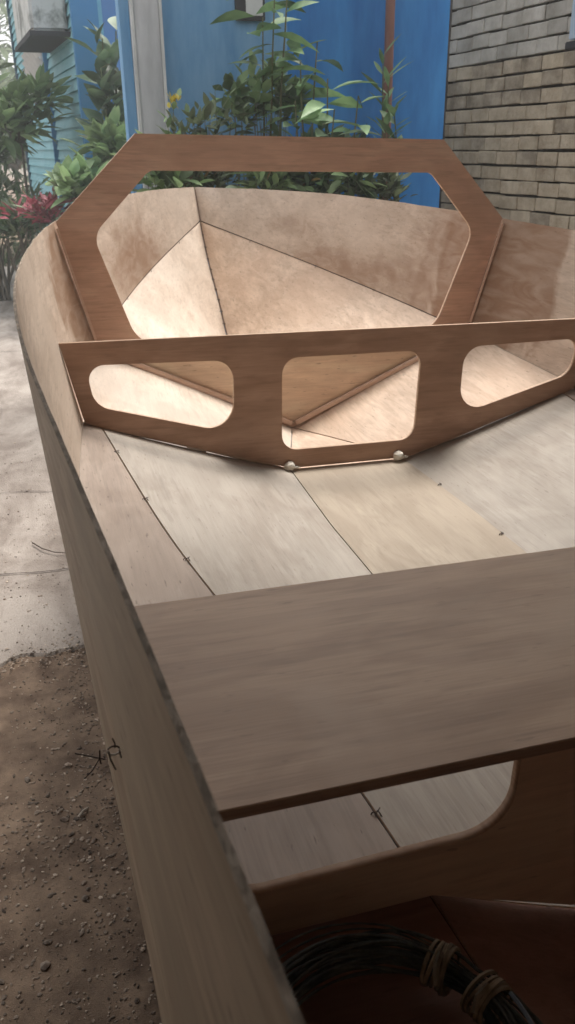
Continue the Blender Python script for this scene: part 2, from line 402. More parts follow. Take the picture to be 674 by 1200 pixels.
# bottom: flat centre, two bottom panels, two narrow chine strips aft of the low frame; V bottom forward of it
def chin_in(y): p = chine(y); p.x = max(p.x-TH*.9, .002); p.z += .0005; return p
def seam1(y):                         # long seam between chine strip and bottom panel
    x = spline([0, -.3, -.54, -.71, -1.09, -1.19, -2.3], [.531, .501, .474, .447, .395, .386, .33], y)
    z = spline([0, -.3, -.7, -1.19, -2.3], [.1275, .116, .106, .099, .096], y); return Vector((x, y, z))
def flat(y): return Vector((.135+.012*min(1, -y/.3), y, 0.0))
EY = [0, .2, .4163]
def keel(y): return Vector((.0015, y, spline([.4163, .8, 1.199, 1.287, 1.461, 1.599, 1.6107], [-.047, -.028, .051, .123, .247, .374, .386], y)))
def fwdedge(y):
    if y < .4163:
        t = y/.4163; return Vector((.134*(1-t)+.0015, y, -.047*t**1.3))
    return keel(y)
ya = lin(0.0, -1.189, 34); yb_ = lin(-1.191, -2.29, 30)
M_stern = ply('ply_stern', (.33, .185, .14), (.25, .13, .095), 'X', figure=.5, patch=.4, seed=12, speck=.3)
for s in (-1, 1):
    sheet('stern_chine_strip', chin_in, seam1, yb_, (0, 0, -1), [M_stern, M_side_out, M_edge], nt_=4, mirror=s, edge_gap=.0012)
    sheet('stern_bottom_panel', seam1, flat, yb_, (0, 0, -1), [M_stern, M_side_out, M_edge], nt_=8, mirror=s, edge_gap=.0012, belly=.004)
    sheet('chine_strip', chin_in, seam1, ya, (0, 0, -1), [M_strip, M_side_out, M_edge], nt_=4, mirror=s, edge_gap=.0012)
    sheet('bottom_panel', seam1, flat, ya, (0, 0, -1), [M_floor, M_side_out, M_edge], nt_=8, mirror=s, edge_gap=.0023, belly=.004, gap_b=(.0012 if s < 0 else -.001))
    def fa(t): y = KY[0]*t + .0005*(1-t); return chin_in(y)
    def fb(t): y = 1.6107*t + .0005*(1-t); return fwdedge(y)
    sheet('forward_bottom_panel', fa, fb, lin(0, 1, 70), (0, .3, -1), [M_fwd_lit if s < 0 else M_fwd, M_side_out, M_edge], nt_=10, mirror=s, edge_gap=.0008, belly=-.006)
bm = bmesh.new()
def strip_sheet(bm, ys, hw, zf, th=TH):
    pr = None
    for y in ys:
        w = hw(y); z = zf(y); r = [bm.verts.new((x, y, zz)) for x, zz in ((-w, z), (w, z), (w, z-th), (-w, z-th))]
        if pr:
            for k in range(4): f = bm.faces.new((pr[k], pr[(k+1) % 4], r[(k+1) % 4], r[k])); f.material_index = 0 if k == 0 else 1
        else: bm.faces.new(r)
        pr = r
    bm.faces.new(pr[::-1]); bmesh.ops.recalc_face_normals(bm, faces=bm.faces)
strip_sheet(bm, ya, lambda y: flat(y).x-.0012, lambda y: 0.0)
obj('centre_bottom_panel', bm, [M_floor_mid, M_side_out], boat)
bm = bmesh.new(); strip_sheet(bm, yb_, lambda y: flat(y).x-.0012, lambda y: 0.0); obj('stern_centre_panel', bm, [M_stern, M_side_out], boat)
bm = bmesh.new()
strip_sheet(bm, lin(.0005, .44, 16), lambda y: max(.012, fwdedge(y).x-.0025), lambda y: fwdedge(y).z-.0012)
obj('forward_centre_panel', bm, [M_fwd, M_side_out], boat)

# transom (behind the viewer)
sA, sB = sheer(-2.296), chine(-2.296)
plate('transom', [fillet([(-sA.x+.01, sA.z), (sA.x-.01, sA.z), (sB.x-.01, sB.z), (.33, .098), (.148, .002), (-.148, .002), (-.33, .098), (-sB.x+.01, sB.z)], 0)], -2.285, .012, [M_frame3, M_edge], boat)

# frame 1: tall hoop frame with a big octagonal opening
def mir(h): return h + [(-x, z) for x, z in h[::-1]]
outer = mir([(-.003, -.0445), (-.497+.004, .184), (-.5705+.004, .4825), (-.379, .6672)])
inner = mir([(-.12, .150), (-.40, .205), (-.487, .452), (-.352, .591)])
f1 = plate('hoop_frame', [[Vector(p) for p in outer], fillet(inner, [.02, .075, .05, .028, .028, .05, .075, .02])], .4163+.004, .009, [M_frame, M_edge], boat)
M_bounce = ply('ply_lower_bounce', (.78, .63, .48), (.64, .48, .35), 'X', figure=.4, patch=.3, seed=15)  # added plate, paler than the frame: bounce light put into its colour
plate('bounce_panel', [[Vector(p) for p in mir([(-.003, -.034), (-.482, .180), (-.484, .196), (-.396, .199), (-.12, .148)])]], .4163-.0015, .0025, [M_bounce, M_edge], boat)
# frame 2: low frame with three openings
o2 = mir([(-.134, .004), (-.562, .137), (-.598, .299)])
o2 = [(x, z) for x, z in o2]
c2 = fillet([(-.1555, .0457), (.1555, .0457), (.1575, .2475), (-.1575, .2475)], [.036, .036, .034, .034])
lh = [(-.260, .0935), (-.260, .2495), (-.553, .2545), (-.540, .172)]
f2 = plate('low_frame', [o2, c2, fillet(lh, [.05, .042, .03, .045]), fillet([(-x, z) for x, z in lh][::-1], [.045, .03, .042, .05])], 0.0, .009, [M_frame2, M_edge], boat)
# frame 3: under the thwart
o3 = mir([(-.143, .004), (-.385, .1005), (-.597, .1015), (-.598, .2905)])
lh3 = [(-.322, .153), (-.322, .262), (-.565, .262), (-.55, .147)]
c3 = fillet([(-.19, .075), (.19, .075), (.19, .255), (-.19, .255)], .035)
f3 = plate('aft_frame', [o3, c3, fillet(lh3, [.04, .03, .03, .03]), fillet([(-x, z) for x, z in lh3][::-1], [.03, .03, .03, .04])], -1.19, .009, [M_frame3, M_edge], boat)

# thwart
bm = bmesh.new()
n = 2
hw0 = min(sheer(-1.02).x, chine(-1.02).x)-.0145; hw1 = min(sheer(-1.264).x, chine(-1.264).x)-.0125
vs = [bm.verts.new(p) for p in ((-hw0, -1.02, .3), (hw0, -1.02, .3), (hw1, -1.264, .3), (-hw1, -1.264, .3))]
vb = [bm.verts.new((v.co.x, v.co.y, .3-.009)) for v in vs]
f = bm.faces.new(vs); bm.faces.new(vb[::-1]).material_index = 0
for k in range(4): bm.faces.new((vs[k], vb[k], vb[(k+1) % 4], vs[(k+1) % 4])).material_index = 1
bmesh.ops.recalc_face_normals(bm, faces=bm.faces)
bmesh.ops.bevel(bm, geom=list(bm.edges), offset=.0008, segments=1, affect='EDGES')
M_thw_edge = mat('thwart_cut_edge', (.26, .17, .12), .8, (.40, .28, .20), (3, 60, 60), 2, 3)
obj('thwart', bm, [M_thwart, M_thw_edge], boat)

# cleats glued along the hoop frame's bottom V and sides (aft face)
def bar(name, a, b, w, h, m, up=(0, 0, 1)):
    bm = bmesh.new(); a = Vector(a); b = Vector(b); t = (b-a).normalized(); s = t.cross(Vector(up)).normalized(); u = s.cross(t)
    rot = Matrix((s, t, u)).transposed(); box(bm, (a+b)/2, (w, (b-a).length, h), rot, 0, .0015)
    return obj(name, bm, m, boat)
yf = .4163-.0065
for s in (-1, 1):
    bar('cleat', (s*.006, yf-.006, -.030), (s*.470, yf-.006, .1805), .010, .012, M_cleat)
    bar('cleat', (s*.4995, yf-.002, .215), (s*.5655, yf-.002, .470), .006, .006, M_cleat, (0, 1, 0))

# keel and chine seams forward: dark glue line
bm = bmesh.new()
tube(bm, [keel(y)+Vector((0, 0, .002)) for y in lin(1.598, .45, 30)], .0022, 5)
tube(bm, [Vector((.0, sheer(1.69).y-.006, .492)), Vector((0, 1.596, .388))], .0018, 5)
obj('stem_seam', bm, mat('glue_line', (.16, .10, .07), .8), boat)
for s in (-1, 1):
    bm = bmesh.new()
    tube(bm, [Vector((s*max(.001, chin_in(y).x), y, chin_in(y).z+.001)) for y in lin(1.60, .43, 34)], .0016, 5)
    obj('chine_seam', bm, M_seam, boat)
    for fn, nm in ((seam1, 'bottom_seam'), (flat, 'bottom_seam')):
        if fn is flat and s > 0: continue
        bm = bmesh.new(); ys = lin(-.01, -2.28, 50)
        pts = [(s*fn(y).x, y, fn(y).z-.0028) for y in ys]
        tube(bm, pts, .0016, 4); obj(nm, bm, M_seam, boat)

# wire stitches
M_wire = mat('stitch_wire', (.09, .07, .06), .5, metallic=.6)
def stitch(p, d, r=.0007, s=.007):
    bm = bmesh.new(); d = Vector(d).normalized(); up = Vector((0, 0, 1))
    tube(bm, [Vector((0, 0, -.006)) - d*s, Vector((0, 0, .0025))-d*s*.55, Vector((0, 0, .003))+d*s*.3, Vector((0, 0, -.006))+d*s], r, 5)
    x = Vector((-d.y, d.x, 0))
    tube(bm, [x*.001+up*.002, x*.002+up*.003+d*.002, x*.006+up*.002+d*.004], r*.9, 5)
    tube(bm, [-x*.001+up*.002, -x*.002+up*.003-d*.002, -x*.005+up*.002-d*.001], r*.9, 5)
    o = obj('wire_stitch', bm, M_wire, boat); o.location = p; return o
for y in (-.14, -.36, -.58, -.80, -1.10, -1.42, -1.75):
    for s in (-1, 1):
        p = seam1(y); stitch((s*p.x, y, p.z), (1, .25*s, 0))
for y in (-.17, -.42, -.68): 
    stitch((.142, y, .0), (1, .3, 0), .0009, .009)
for i in range(11):
    y = 1.56-.038*i*1.1; p = keel(y); stitch((0, y, p.z+.004), (1, 0, 0), .0013, .009)
for y in (1.35, 1.05, .8, .6):
    for s in (-1, 1):
        p = chin_in(y); stitch((s*p.x, y, p.z), (s, .3, .6), .0008, .006)

# twisted wire tie through the outside of the left side panel
bm = bmesh.new(); bm2 = bm
def tw(a_, b_, c_=0): return Vector((a_, .64*b_-.77*c_, .77*b_+.64*c_))      # a_ outwards/inwards, b_ up the side, c_ proud towards the stern
tube(bm2, [tw(.0042*math.cos(t_), .0026*math.sin(t_), .001) for t_ in [math.pi*(.9+1.25*k/14) for k in range(15)]], .00075, 6, 0)
tube(bm2, [tw(.0042*math.cos(t_), .0026*math.sin(t_)+.0006, .001) for t_ in [math.pi*(.1+.8*k/8) for k in range(9)]], .0006, 6, 1)
tube(bm2, [tw(.001, .002, .001), tw(.0012, .005, .002), tw(0, .0085, .002)], .0006, 5, 1)
tube(bm2, [tw(-.0036, .0005, .001), tw(-.0030, -.005, .002), tw(-.0002, -.0125, .002)], .0006, 5, 1)
tube(bm2, [tw(.0038, .0, .001), tw(.0040, -.003, .002), tw(.0046, -.0055, .002)], .0005, 5, 1)
M_glint = mat('wire_glint', (.8, .78, .74), .4)  # pale non-metal colour stands in for the wire's glint
o = obj('wire_tie', bm2, [M_glint, M_wire], boat); o.location = (-.6236, -1.22, .32); o.scale = (.85, .85, .85); o['label'] = 'twisted wire tie on the outer side, its glint painted pale'
bm = bmesh.new()
tube(bm, [(0, 0, 0), (-.012, .006, .001), (-.026, .016, .0)], .0007, 5); tube(bm, [(-.004, .002, .010), (-.0045, .002, 0), (-.004, .002, -.006)], .0008, 5); tube(bm, [(-.005, .002, 0), (-.012, .0, -.010), (-.020, 0, -.018)], .0005, 5)
o = obj('wire_tail', bm, M_wire, boat); o.location = (-.6205, -.99, .125)

# white putty blobs at the foot of the low frame
M_putty = mat('white_putty', (.72, .66, .56), .7, (.8, .76, .68), (1, 1, 1), 60, 3, bump=.4, bscale=150)
for (x, z, s) in ((-.139, .012, .0115), (.116, .013, .0125)):
    bm = bmesh.new(); bmesh.ops.create_icosphere(bm, subdivisions=3, radius=s)
    for v in bm.verts: v.co *= 1+.28*noise.noise(v.co*130+Vector((x, 0, 0))*50); v.co.z *= .85
    bmesh.ops.create_icosphere(bm, subdivisions=2, radius=s*.5, matrix=Matrix.Translation((s*1.2, -.001, -.004)) @ Matrix.Diagonal((1.5, .8, .5, 1)))
    o = obj('putty_blob', bm, M_putty, boat, True); o.location = (x, -.012, z)

# ------------------------------------------------------------------ coil of wire lying in the stern
M_cable = mat('dark_wire_coil', (.05, .055, .052), .6, (.16, .165, .145), (1, 1, 1), 60, 5, island=.6, spec=.3)
M_tape = mat('twine_wrap', (.22, .17, .11), .9, (.36, .29, .20), (1, 1, 1), 90, 3, island=.4)
coil = empty('wire_coil'); coil.matrix_world = G.to_4x4() @ Matrix.Translation((-.482, -1.330, .118))
tag(coil, 'loose coil of dark wire tied with brown twine lying in the stern', 'wire coil')
rc = random.Random(11)
for i in range(34):
    bm = bmesh.new(); R0 = .090+rc.uniform(-.014, .013); z0 = rc.uniform(-.006, .02); ph = rc.uniform(0, 6.28); a = rc.uniform(.001, .005); cx_, cy_ = rc.uniform(-.004, .004), rc.uniform(-.004, .004)
    pts = []
    for k in range(61):
        th = 2*math.pi*k/60
        sq = .45+.55*min(1, abs(((th-R(30)+math.pi) % (2*math.pi))-math.pi)/.6)       # bunched where it is tied
        rr = .088+(R0-.088)*sq+a*math.sin(2*th+ph)*sq
        pts.append((cx_*sq+rr*math.cos(th)*1.02, cy_*sq+rr*math.sin(th), .006+(z0-.006)*sq+.003*math.sin(3*th+ph)))
    tube(bm, pts, rc.choice((.0008, .0010, .0013)), 5, 0, False); obj('wire_strand', bm, M_cable, coil)
for th0 in (R(44), R(20)):
    bm = bmesh.new()
    for j in range(6):
        th = th0+(j-2.5)*.032; cen = Vector((.088*math.cos(th)*1.02, .088*math.sin(th), .006)); e = Vector((math.cos(th), math.sin(th), 0))
        rr = .0155+rc.uniform(-.0008, .0012)
        pts = [cen+e*rr*math.cos(a_)+Vector((0, 0, 1))*rr*.85*math.sin(a_)+Vector((-e.y, e.x, 0))*.002*math.sin(a_+j) for a_ in [2*math.pi*k/16 for k in range(17)]]
        tube(bm, pts, .0017, 5, 0, False)
    cen = Vector((.088*math.cos(th0), .088*math.sin(th0), .02)); e = Vector((math.cos(th0), math.sin(th0), 0))
    tube(bm, [cen, cen-e*.012+Vector((0, -.002, .001)), cen-e*.02+Vector((.002, -.006, -.004))], .0022, 5)
    obj('twine_wrap', bm, M_tape, coil)
# a bright loose blue-white strand
bm = bmesh.new(); tube(bm, [(.095*math.cos(t), .095*math.sin(t), .022) for t in lin(R(12), R(-60), 16)], .0016, 5); obj('wire_strand', bm, mat('pale_blue_wire', (.25, .33, .42), .4), coil)

# trestles carrying the hull (under the boat)
M_tim = mat('rough_timber', (.22, .16, .11), .85, (.32, .24, .17), (2, 2, 20), 4, 5)
def trestle(y, topz, label):
    t = empty('trestle', (0, y, GZ)); tag(t, label, 'trestle', 'timber trestles under the hull')
    h = topz-GZ
    bm = bmesh.new(); box(bm, (0, 0, h-.035), (.52, .07, .07), bev=.003); obj('beam', bm, M_tim, t)
    for sx in (-1, 1):
        for sy in (-1, 1):
            bm = bmesh.new(); tube(bm, [(sx*.23, sy*.12, 0), (sx*.2, sy*.02, h-.07)], .022, 4); obj('leg', bm, M_tim, t)
trestle(-.75, -.009, 'timber trestle under the hull near the thwart')
trestle(-1.95, -.009, 'timber trestle under the hull near the stern')
trestle(.75, -.043, 'timber trestle under the bow of the hull')

# ------------------------------------------------------------------ buildings
def wallbox(name, x0, x1, y0, y1, z0, z1, m, parent, bev=0):
    bm = bmesh.new(); box(bm, ((x0+x1)/2, (y0+y1)/2, (z0+z1)/2), (abs(x1-x0), abs(y1-y0), abs(z1-z0)), bev=bev); return obj(name, bm, m, parent)
M_blue = mat('blue_paint_lit', (.10, .27, .50), .75, (.25, .45, .66), (1, 1, .22), 4.5, 12, lo=.32, hi=.68, bump=.1, bscale=30)  # lit part of the wall, the light put into a paler blue
M_blue2 = mat('blue_paint_shaded', (.02, .17, .50), .65, (.05, .29, .68), (1, 1, .22), 5, 12, bump=.1, bscale=25)  # shaded part of the same wall, the shade put into the blue
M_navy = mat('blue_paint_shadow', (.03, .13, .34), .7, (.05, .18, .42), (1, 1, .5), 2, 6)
M_teal = mat('teal_boards', (.16, .42, .50), .7, (.30, .55, .62), (1, 1, 3), 1.6, 7, lo=.3, hi=.75)
M_grey = mat('weathered_white_paint', (.42, .44, .46), .8, (.60, .62, .64), (3, 3, .6), 3, 8)
M_pale = mat('pale_board', (.66, .68, .68), .7, (.52, .54, .54), (1, 1, 1), 5, 6)
M_pipe = mat('brown_pipe', (.20, .085, .06), .6, (.27, .13, .10), (1, 1, .4), 5, 4)
M_drk = mat('dark_timber', (.05, .05, .055), .9)

corner = at(523, 200, 2.83)
YB = 3.05
house = empty('blue_house', (1.0, YB, GZ)); tag(house, 'blue painted house wall behind the bow with a brown downpipe and grey post', 'house')
def hb(name, x0, x1, y0, y1, z0, z1, m, bev=0):
    o = wallbox(name, x0-1.0, x1-1.0, y0-YB, y1-YB, z0-GZ, z1-GZ, m, house, bev); return o
xr = at(522, 200, YB+.25).x; xm = at(338, 150, YB).x; xl = at(192, 100, YB).x
hb('shaded_blue_wall', xm-.02, xr+1.2, YB+.25, YB+.45, GZ, 2.6, M_blue2)
hb('lit_blue_wall', xl-.02, xm, YB, YB+.2, GZ, 2.6, M_blue)
# grey door post with pale beads
xa = at(161, 100, YB).x; xb = at(190, 100, YB).x
hb('door_post', xa, xb, YB-.05, YB+.1, GZ, 2.6, M_grey, .004)
hb('post_bead', xa-.014, xa, YB-.06, YB+.1, GZ, 2.6, M_pale); hb('post_bead', xb, xb+.014, YB-.06, YB+.1, GZ, 2.6, M_pale)
# the side of the blue house running back from the post
xs_ = xa-.014
hb('side_wall', xs_-.05, xs_-.002, YB-.02, YB+.1, GZ, 2.6, M_blue)
p = at(453, 100, YB+.2)
bm = bmesh.new(); tube(bm, [(p.x-1.0, -.0+.18, 0), (p.x-1.0, .18, 3.1)], .026, 14)
for z in (.6, 1.15, 2.1): tube(bm, [(p.x-1.0, .18, z), (p.x-1.0, .18, z+.035)], .032, 14)
obj('downpipe', bm, M_pipe, house)
# vent box high on the lit wall
pv = at(292, 10, YB)
fr = hb('vent_frame', pv.x-.075, pv.x+.075, YB-.03, YB+.0, pv.z-.055, pv.z+.19, M_drk, .003)
bm = bmesh.new(); box(bm, (pv.x+.018-1.0, -.034, pv.z+.07-GZ), (.085, .012, .21), bev=.002); o = obj('vent_panel', bm, M_pale, fr)

# brick wall on the right
M_brick = mat('pale_brick', (.34, .27, .19), .9, (.60, .52, .40), (1, 1, 1), 11, 12, island=.10, bump=.6, bscale=70, lo=.3, hi=.7)
M_brickw = mat('whitewashed_brick', (.52, .50, .46), .9, (.34, .32, .28), (1, 1, 1), 9, 12, island=.15, bump=.35, bscale=60)
M_mort = mat('dark_joint', (.06, .05, .042), .95, (.12, .10, .085), (1, 1, 1), 12, 5)
M_moss = mat('mossy_brick', (.20, .165, .12), .95, (.48, .41, .32), (1, 1, 1), 10, 12, island=.12, bump=.35, bscale=60)
wdir = Vector((.081, -.997, 0)).normalized(); c0 = Vector((corner.x, corner.y, 0))
bw = empty('brick_wall', (c0.x, c0.y, GZ)); tag(bw, 'pale weathered brick wall with dark joints at the right of the boat', 'wall')
bw.rotation_euler = (0, 0, math.atan2(wdir.y, wdir.x))
# local x runs along the wall towards the viewer, local -y faces... the boat
Lw = 6.4; Hw = 2.9
bm = bmesh.new(); box(bm, (Lw/2, .09+.012, Hw/2), (Lw, .18, Hw)); 
core = obj('mortar_core', bm, M_mort, bw)
rb = random.Random(5); bm = bmesh.new(); course = .0655; nz = int(Hw/course)
for j in range(nz):
    x = 0.0; first = True; zc = j*course+.032
    while x < Lw:
        L_ = rb.choice((.135, .15, .16, .145))*(rb.uniform(.3, 1) if first else 1); first = False; x0 = max(0, x); x1 = min(Lw, x+L_-.003)
        if x1-x0 > .02:
            dz = rb.uniform(-.0025, .0025); dy = rb.uniform(-.004, .003); hh = course-.0085
            wob = .005*noise.noise(Vector((x*1.3, j*3.1, 0)))
            zz = zc+dz+wob
            zabs = j*course+GZ
            px_white = zabs > .97+.06*noise.noise(Vector((x*2, j, 1)))
            moss = .78 < zabs < .97 or rb.random() < .07
            mi = 1 if (px_white and rb.random() < .93) else (2 if (moss and rb.random() < .75) else 0)
            box(bm, ((x0+x1)/2, -.006+dy, zz), (x1-x0, .036, hh), Matrix.Rotation(rb.uniform(-.012, .012), 3, 'Y'), mi)
        x += L_
cb = bmesh.new(); box(cb, (-.012, .03, Hw/2), (.022, .10, Hw)); obj('corner_strip', cb, M_mort, bw)
bricks = obj('bricks', bm, [M_brick, M_brickw, M_moss], bw)
mod = bricks.modifiers.new('b', 'BEVEL'); mod.width = .004; mod.segments = 2
# flip side if needed: the boat is at the wall's -x side in world
# shutter
ps = atx(668, 20, c0.x+.08)
def wall_local(P): return bw.rotation_euler.to_matrix().inverted() @ (P-Vector((c0.x, c0.y, GZ)))
sh = empty('window_shutter')
d = ray(662, 58); n_ = Vector((-wdir.y, wdir.x, 0)); tt = (c0-CPOS).dot(n_)/d.dot(n_); pw = CPOS+d*tt
lp = wall_local(pw)
bpy.data.objects.remove(sh)
M_shut = mat('pale_blue_shutter', (.36, .47, .60), .6, (.44, .54, .66), (1, 1, 1), 4, 5)
bm = bmesh.new(); lp.x += .13
box(bm, (lp.x+.45, -.06, lp.z+.62), (.9, .06, 1.2), bev=.004); shut = obj('shutter', bm, M_shut, bw)
bm = bmesh.new(); box(bm, (lp.x+.45, -.055, lp.z), (.94, .07, .03), bev=.004); obj('shutter_sill', bm, M_drk, bw)

# teal boarded house far left
n0 = CPOS+ray(107, 170)*7.4; n0.z = GZ
dirv = Vector((ray(-85, 165).x, ray(-85, 165).y, 0)).normalized()
th = empty('teal_house', n0); th.rotation_euler = (0, 0, math.atan2(dirv.y, dirv.x)); tag(th, 'teal weatherboard house with a louvred window, far left beyond the shrubs', 'house')
def tl(px):     # distance along the wall to the pixel column
    d = ray(px, 170); nn = Vector((-dirv.y, dirv.x, 0)); t = (n0-CPOS).dot(nn)/d.dot(nn); return ((CPOS+d*t)-n0).dot(dirv)
L35, L69, L45 = tl(33), tl(69), tl(45)
bm = bmesh.new(); box(bm, (L35/2, -.1, 1.6), (L35, .16, 3.2)); obj('wall', bm, M_teal, th)
bm = bmesh.new(); nb = 34; bh = .088
for k in range(nb):
    z0 = k*bh; vs = [bm.verts.new(p) for p in ((0, .006, z0+bh), (L35, .006, z0+bh), (L35, .026, z0), (0, .026, z0))]
    bm.faces.new(vs); vs2 = [bm.verts.new(p) for p in ((0, .026, z0), (L35, .026, z0), (L35, 0, z0), (0, 0, z0))]; bm.faces.new(vs2)
obj('weatherboards', bm, M_teal, th)
bm = bmesh.new(); box(bm, (L69, .03, 1.6), (.05, .05, 3.2)); M_trim = mat('blue_trim', (.06, .22, .42), .7); obj('corner_trim', bm, M_trim, th)
bm = bmesh.new(); box(bm, (-.02, -.04, 1.6), (.06, .2, 3.2)); obj('corner_trim', bm, M_trim, th)
bm = bmesh.new(); box(bm, (L35+.03, -.02, 1.6), (.08, .12, 3.2)); obj('dark_post', bm, mat('dark_blue_post', (.04, .09, .13), .8), th)
zt = (CPOS+ray(50, 30)*9).z-GZ; zb_ = (CPOS+ray(50, 110)*9).z-GZ
wx0, wx1 = tl(67), tl(46)
wf = bm = bmesh.new(); box(bm, ((wx0+wx1)/2, .03, (zt+zb_)/2), (abs(wx1-wx0), .04, zt-zb_)); wf = obj('window', bm, M_grey, th)
bm = bmesh.new(); kk = int((zt-zb_)/.07)
for k in range(kk): box(bm, ((wx0+wx1)/2, .065, zb_+.04+k*.07), (abs(wx1-wx0)-.06, .006, .06), Matrix.Rotation(R(-35), 3, 'X'))
obj('louvre', bm, M_pale, wf)
# air-conditioner like box over the window
ax0, ax1 = tl(98), tl(74); zb2 = (CPOS+ray(55, 38)*7.9).z-GZ
ac = empty('window_hood'); ac.parent = th; tagp = ac
ac.location = ((ax0+ax1)/2, 0, zb2)
bm = bmesh.new(); box(bm, (0, .17, .30), (abs(ax1-ax0), .28, .6), bev=.02); obj('hood_panel', bm, mat('peeling_paint', (.62, .63, .62), .8, (.24, .25, .24), (1, 1, 1), 3.5, 7, lo=.5, hi=.62), ac)
bm = bmesh.new(); box(bm, (0, .17, -.02), (abs(ax1-ax0)+.06, .32, .035)); obj('hood_rail', bm, M_drk, ac)
bm = bmesh.new(); box(bm, (-1.2, 1.2, 3.23), (L35+3.5, 3.2, .06)); 
bm.free()
# recess wall between the two houses
rw = wallbox('garden_wall', .05, 1.1, 9.2, 9.35, GZ, 2.9, M_navy, None); tag(rw, 'dark blue wall in the passage between the two houses', 'wall')

# unseen shelter shading the stern: posts, roof, and walls added to deepen its shade
M_iron = mat('rusty_roof_sheet', (.22, .18, .15), .6, (.12, .08, .06), (1, 1, 1), 3, 6, metallic=.2)
RF = .08
car = empty('shelter', (0, -2.4, GZ)); tag(car, 'unseen shelter with a corrugated roof over the stern, walls added to deepen the shade', 'shelter')
bm = bmesh.new(); prv = None
for i in range(141):
    x = -3.0+i*.035; z = 2.42+.016*math.sin(i*math.pi/3)
    a = bm.verts.new((x, 2.4+RF, z+.06)); b = bm.verts.new((x, -.6, z-.06))
    if prv: bm.faces.new((prv[0], a, b, prv[1]))
    prv = (a, b)
obj('roof', bm, M_iron, car)
for (x, y) in ((-2.8, 2.2+RF), (-2.8, -.35), (1.7, -.35)):
    bm = bmesh.new(); box(bm, (x, y, 1.14), (.09, .09, 2.28)); obj('post', bm, M_tim, car)
for y, z in ((2.2+RF, 2.36), (-.35, 2.24)):
    bm = bmesh.new(); box(bm, (-.6, y, z), (4.7, .06, .10)); obj('beam', bm, M_tim, car)
bm = bmesh.new(); box(bm, (-.6, -.5, 1.1), (4.7, .08, 2.2)); obj('rear_shade_wall', bm, mat('rear_shade_boards', (.16, .09, .06), .9, (.22, .13, .09), (3, 3, .5), 4, 5), car)  # unseen, added to darken the stern

bm = bmesh.new(); box(bm, (-1.7, .62, 1.1), (.06, 2.15, 2.2)); obj('side_wall', bm, mat('side_shade_boards', (.13, .085, .06), .9), car)  # unseen, added to darken the near hull and the ground

# ------------------------------------------------------------------ plants
M_stem = mat('green_stem', (.10, .13, .05), .8, (.16, .15, .08), (1, 1, 1), 9, 3)
M_bark = mat('bark', (.12, .10, .075), .95, (.2, .17, .13), (1, 1, .3), 9, 5, bump=.5, bscale=30)
def leafmat(name, c, c2, island=.45, rough=.5):
    M = mat(name, c, rough, c2, (1, 1, 1), 6, 3, island=island, spec=.35)
    b = M.node_tree.nodes['Principled BSDF']
    b.inputs['Subsurface Weight'].default_value = 0.0
    t = M.node_tree; tr = t.nodes.new('ShaderNodeBsdfTranslucent'); mx = t.nodes.new('ShaderNodeMixShader'); mx.inputs[0].default_value = .25
    src = b.inputs['Base Color'].links[0].from_socket; t.links.new(src, tr.inputs[0])
    out = t.nodes['Material Output']; t.links.new(b.outputs[0], mx.inputs[1]); t.links.new(tr.outputs[0], mx.inputs[2]); t.links.new(mx.outputs[0], out.inputs[0])
    return M
L_lance = leafmat('lance_leaves', (.10, .19, .08), (.24, .37, .17))
L_broad = leafmat('broad_leaves', (.13, .21, .09), (.25, .34, .16))
L_dark = leafmat('dark_leaves', (.055, .10, .05), (.13, .19, .10))
L_lime = leafmat('lime_leaves', (.15, .25, .10), (.26, .36, .17))
L_olive = leafmat('olive_leaves', (.10, .13, .07), (.19, .23, .13))
L_red = leafmat('red_leaves', (.20, .03, .045), (.34, .10, .12))
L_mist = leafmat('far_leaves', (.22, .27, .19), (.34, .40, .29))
L_rust = leafmat('rust_leaves', (.25, .10, .03), (.16, .12, .04))
def leaf(bm, p, d, L_, w, droop=.35, rnd=random, mi=0):
    """one pointed leaf folded along its midrib, arching down"""
    p = Vector(p); d = Vector(d).normalized(); s = d.cross(Vector((0, 0, 1)))
    if s.length < .1: s = Vector((1, 0, 0))
    s.normalize(); s = (Matrix.Rotation(rnd.uniform(-.7, .7), 3, d) @ s)
    prof = (0.05, .55, .95, .85, .5, 0.02); n = len(prof); prv = None; q = p.copy(); dd = d.copy()
    for i, w_ in enumerate(prof):
        nn = s.cross(dd).normalized(); a = bm.verts.new(q+s*w*w_*.5+nn*w*w_*.14); c = bm.verts.new(q); b = bm.verts.new(q-s*w*w_*.5+nn*w*w_*.14)
        if prv:
            f = bm.faces.new((prv[0], a, c, prv[1])); g = bm.faces.new((prv[1], c, b, prv[2])); f.smooth = g.smooth = True; f.material_index = g.material_index = mi
        prv = (a, c, b); dd = (dd+Vector((0, 0, -droop*L_/n*9*.35))).normalized(); q = q+dd*L_/(n-1)
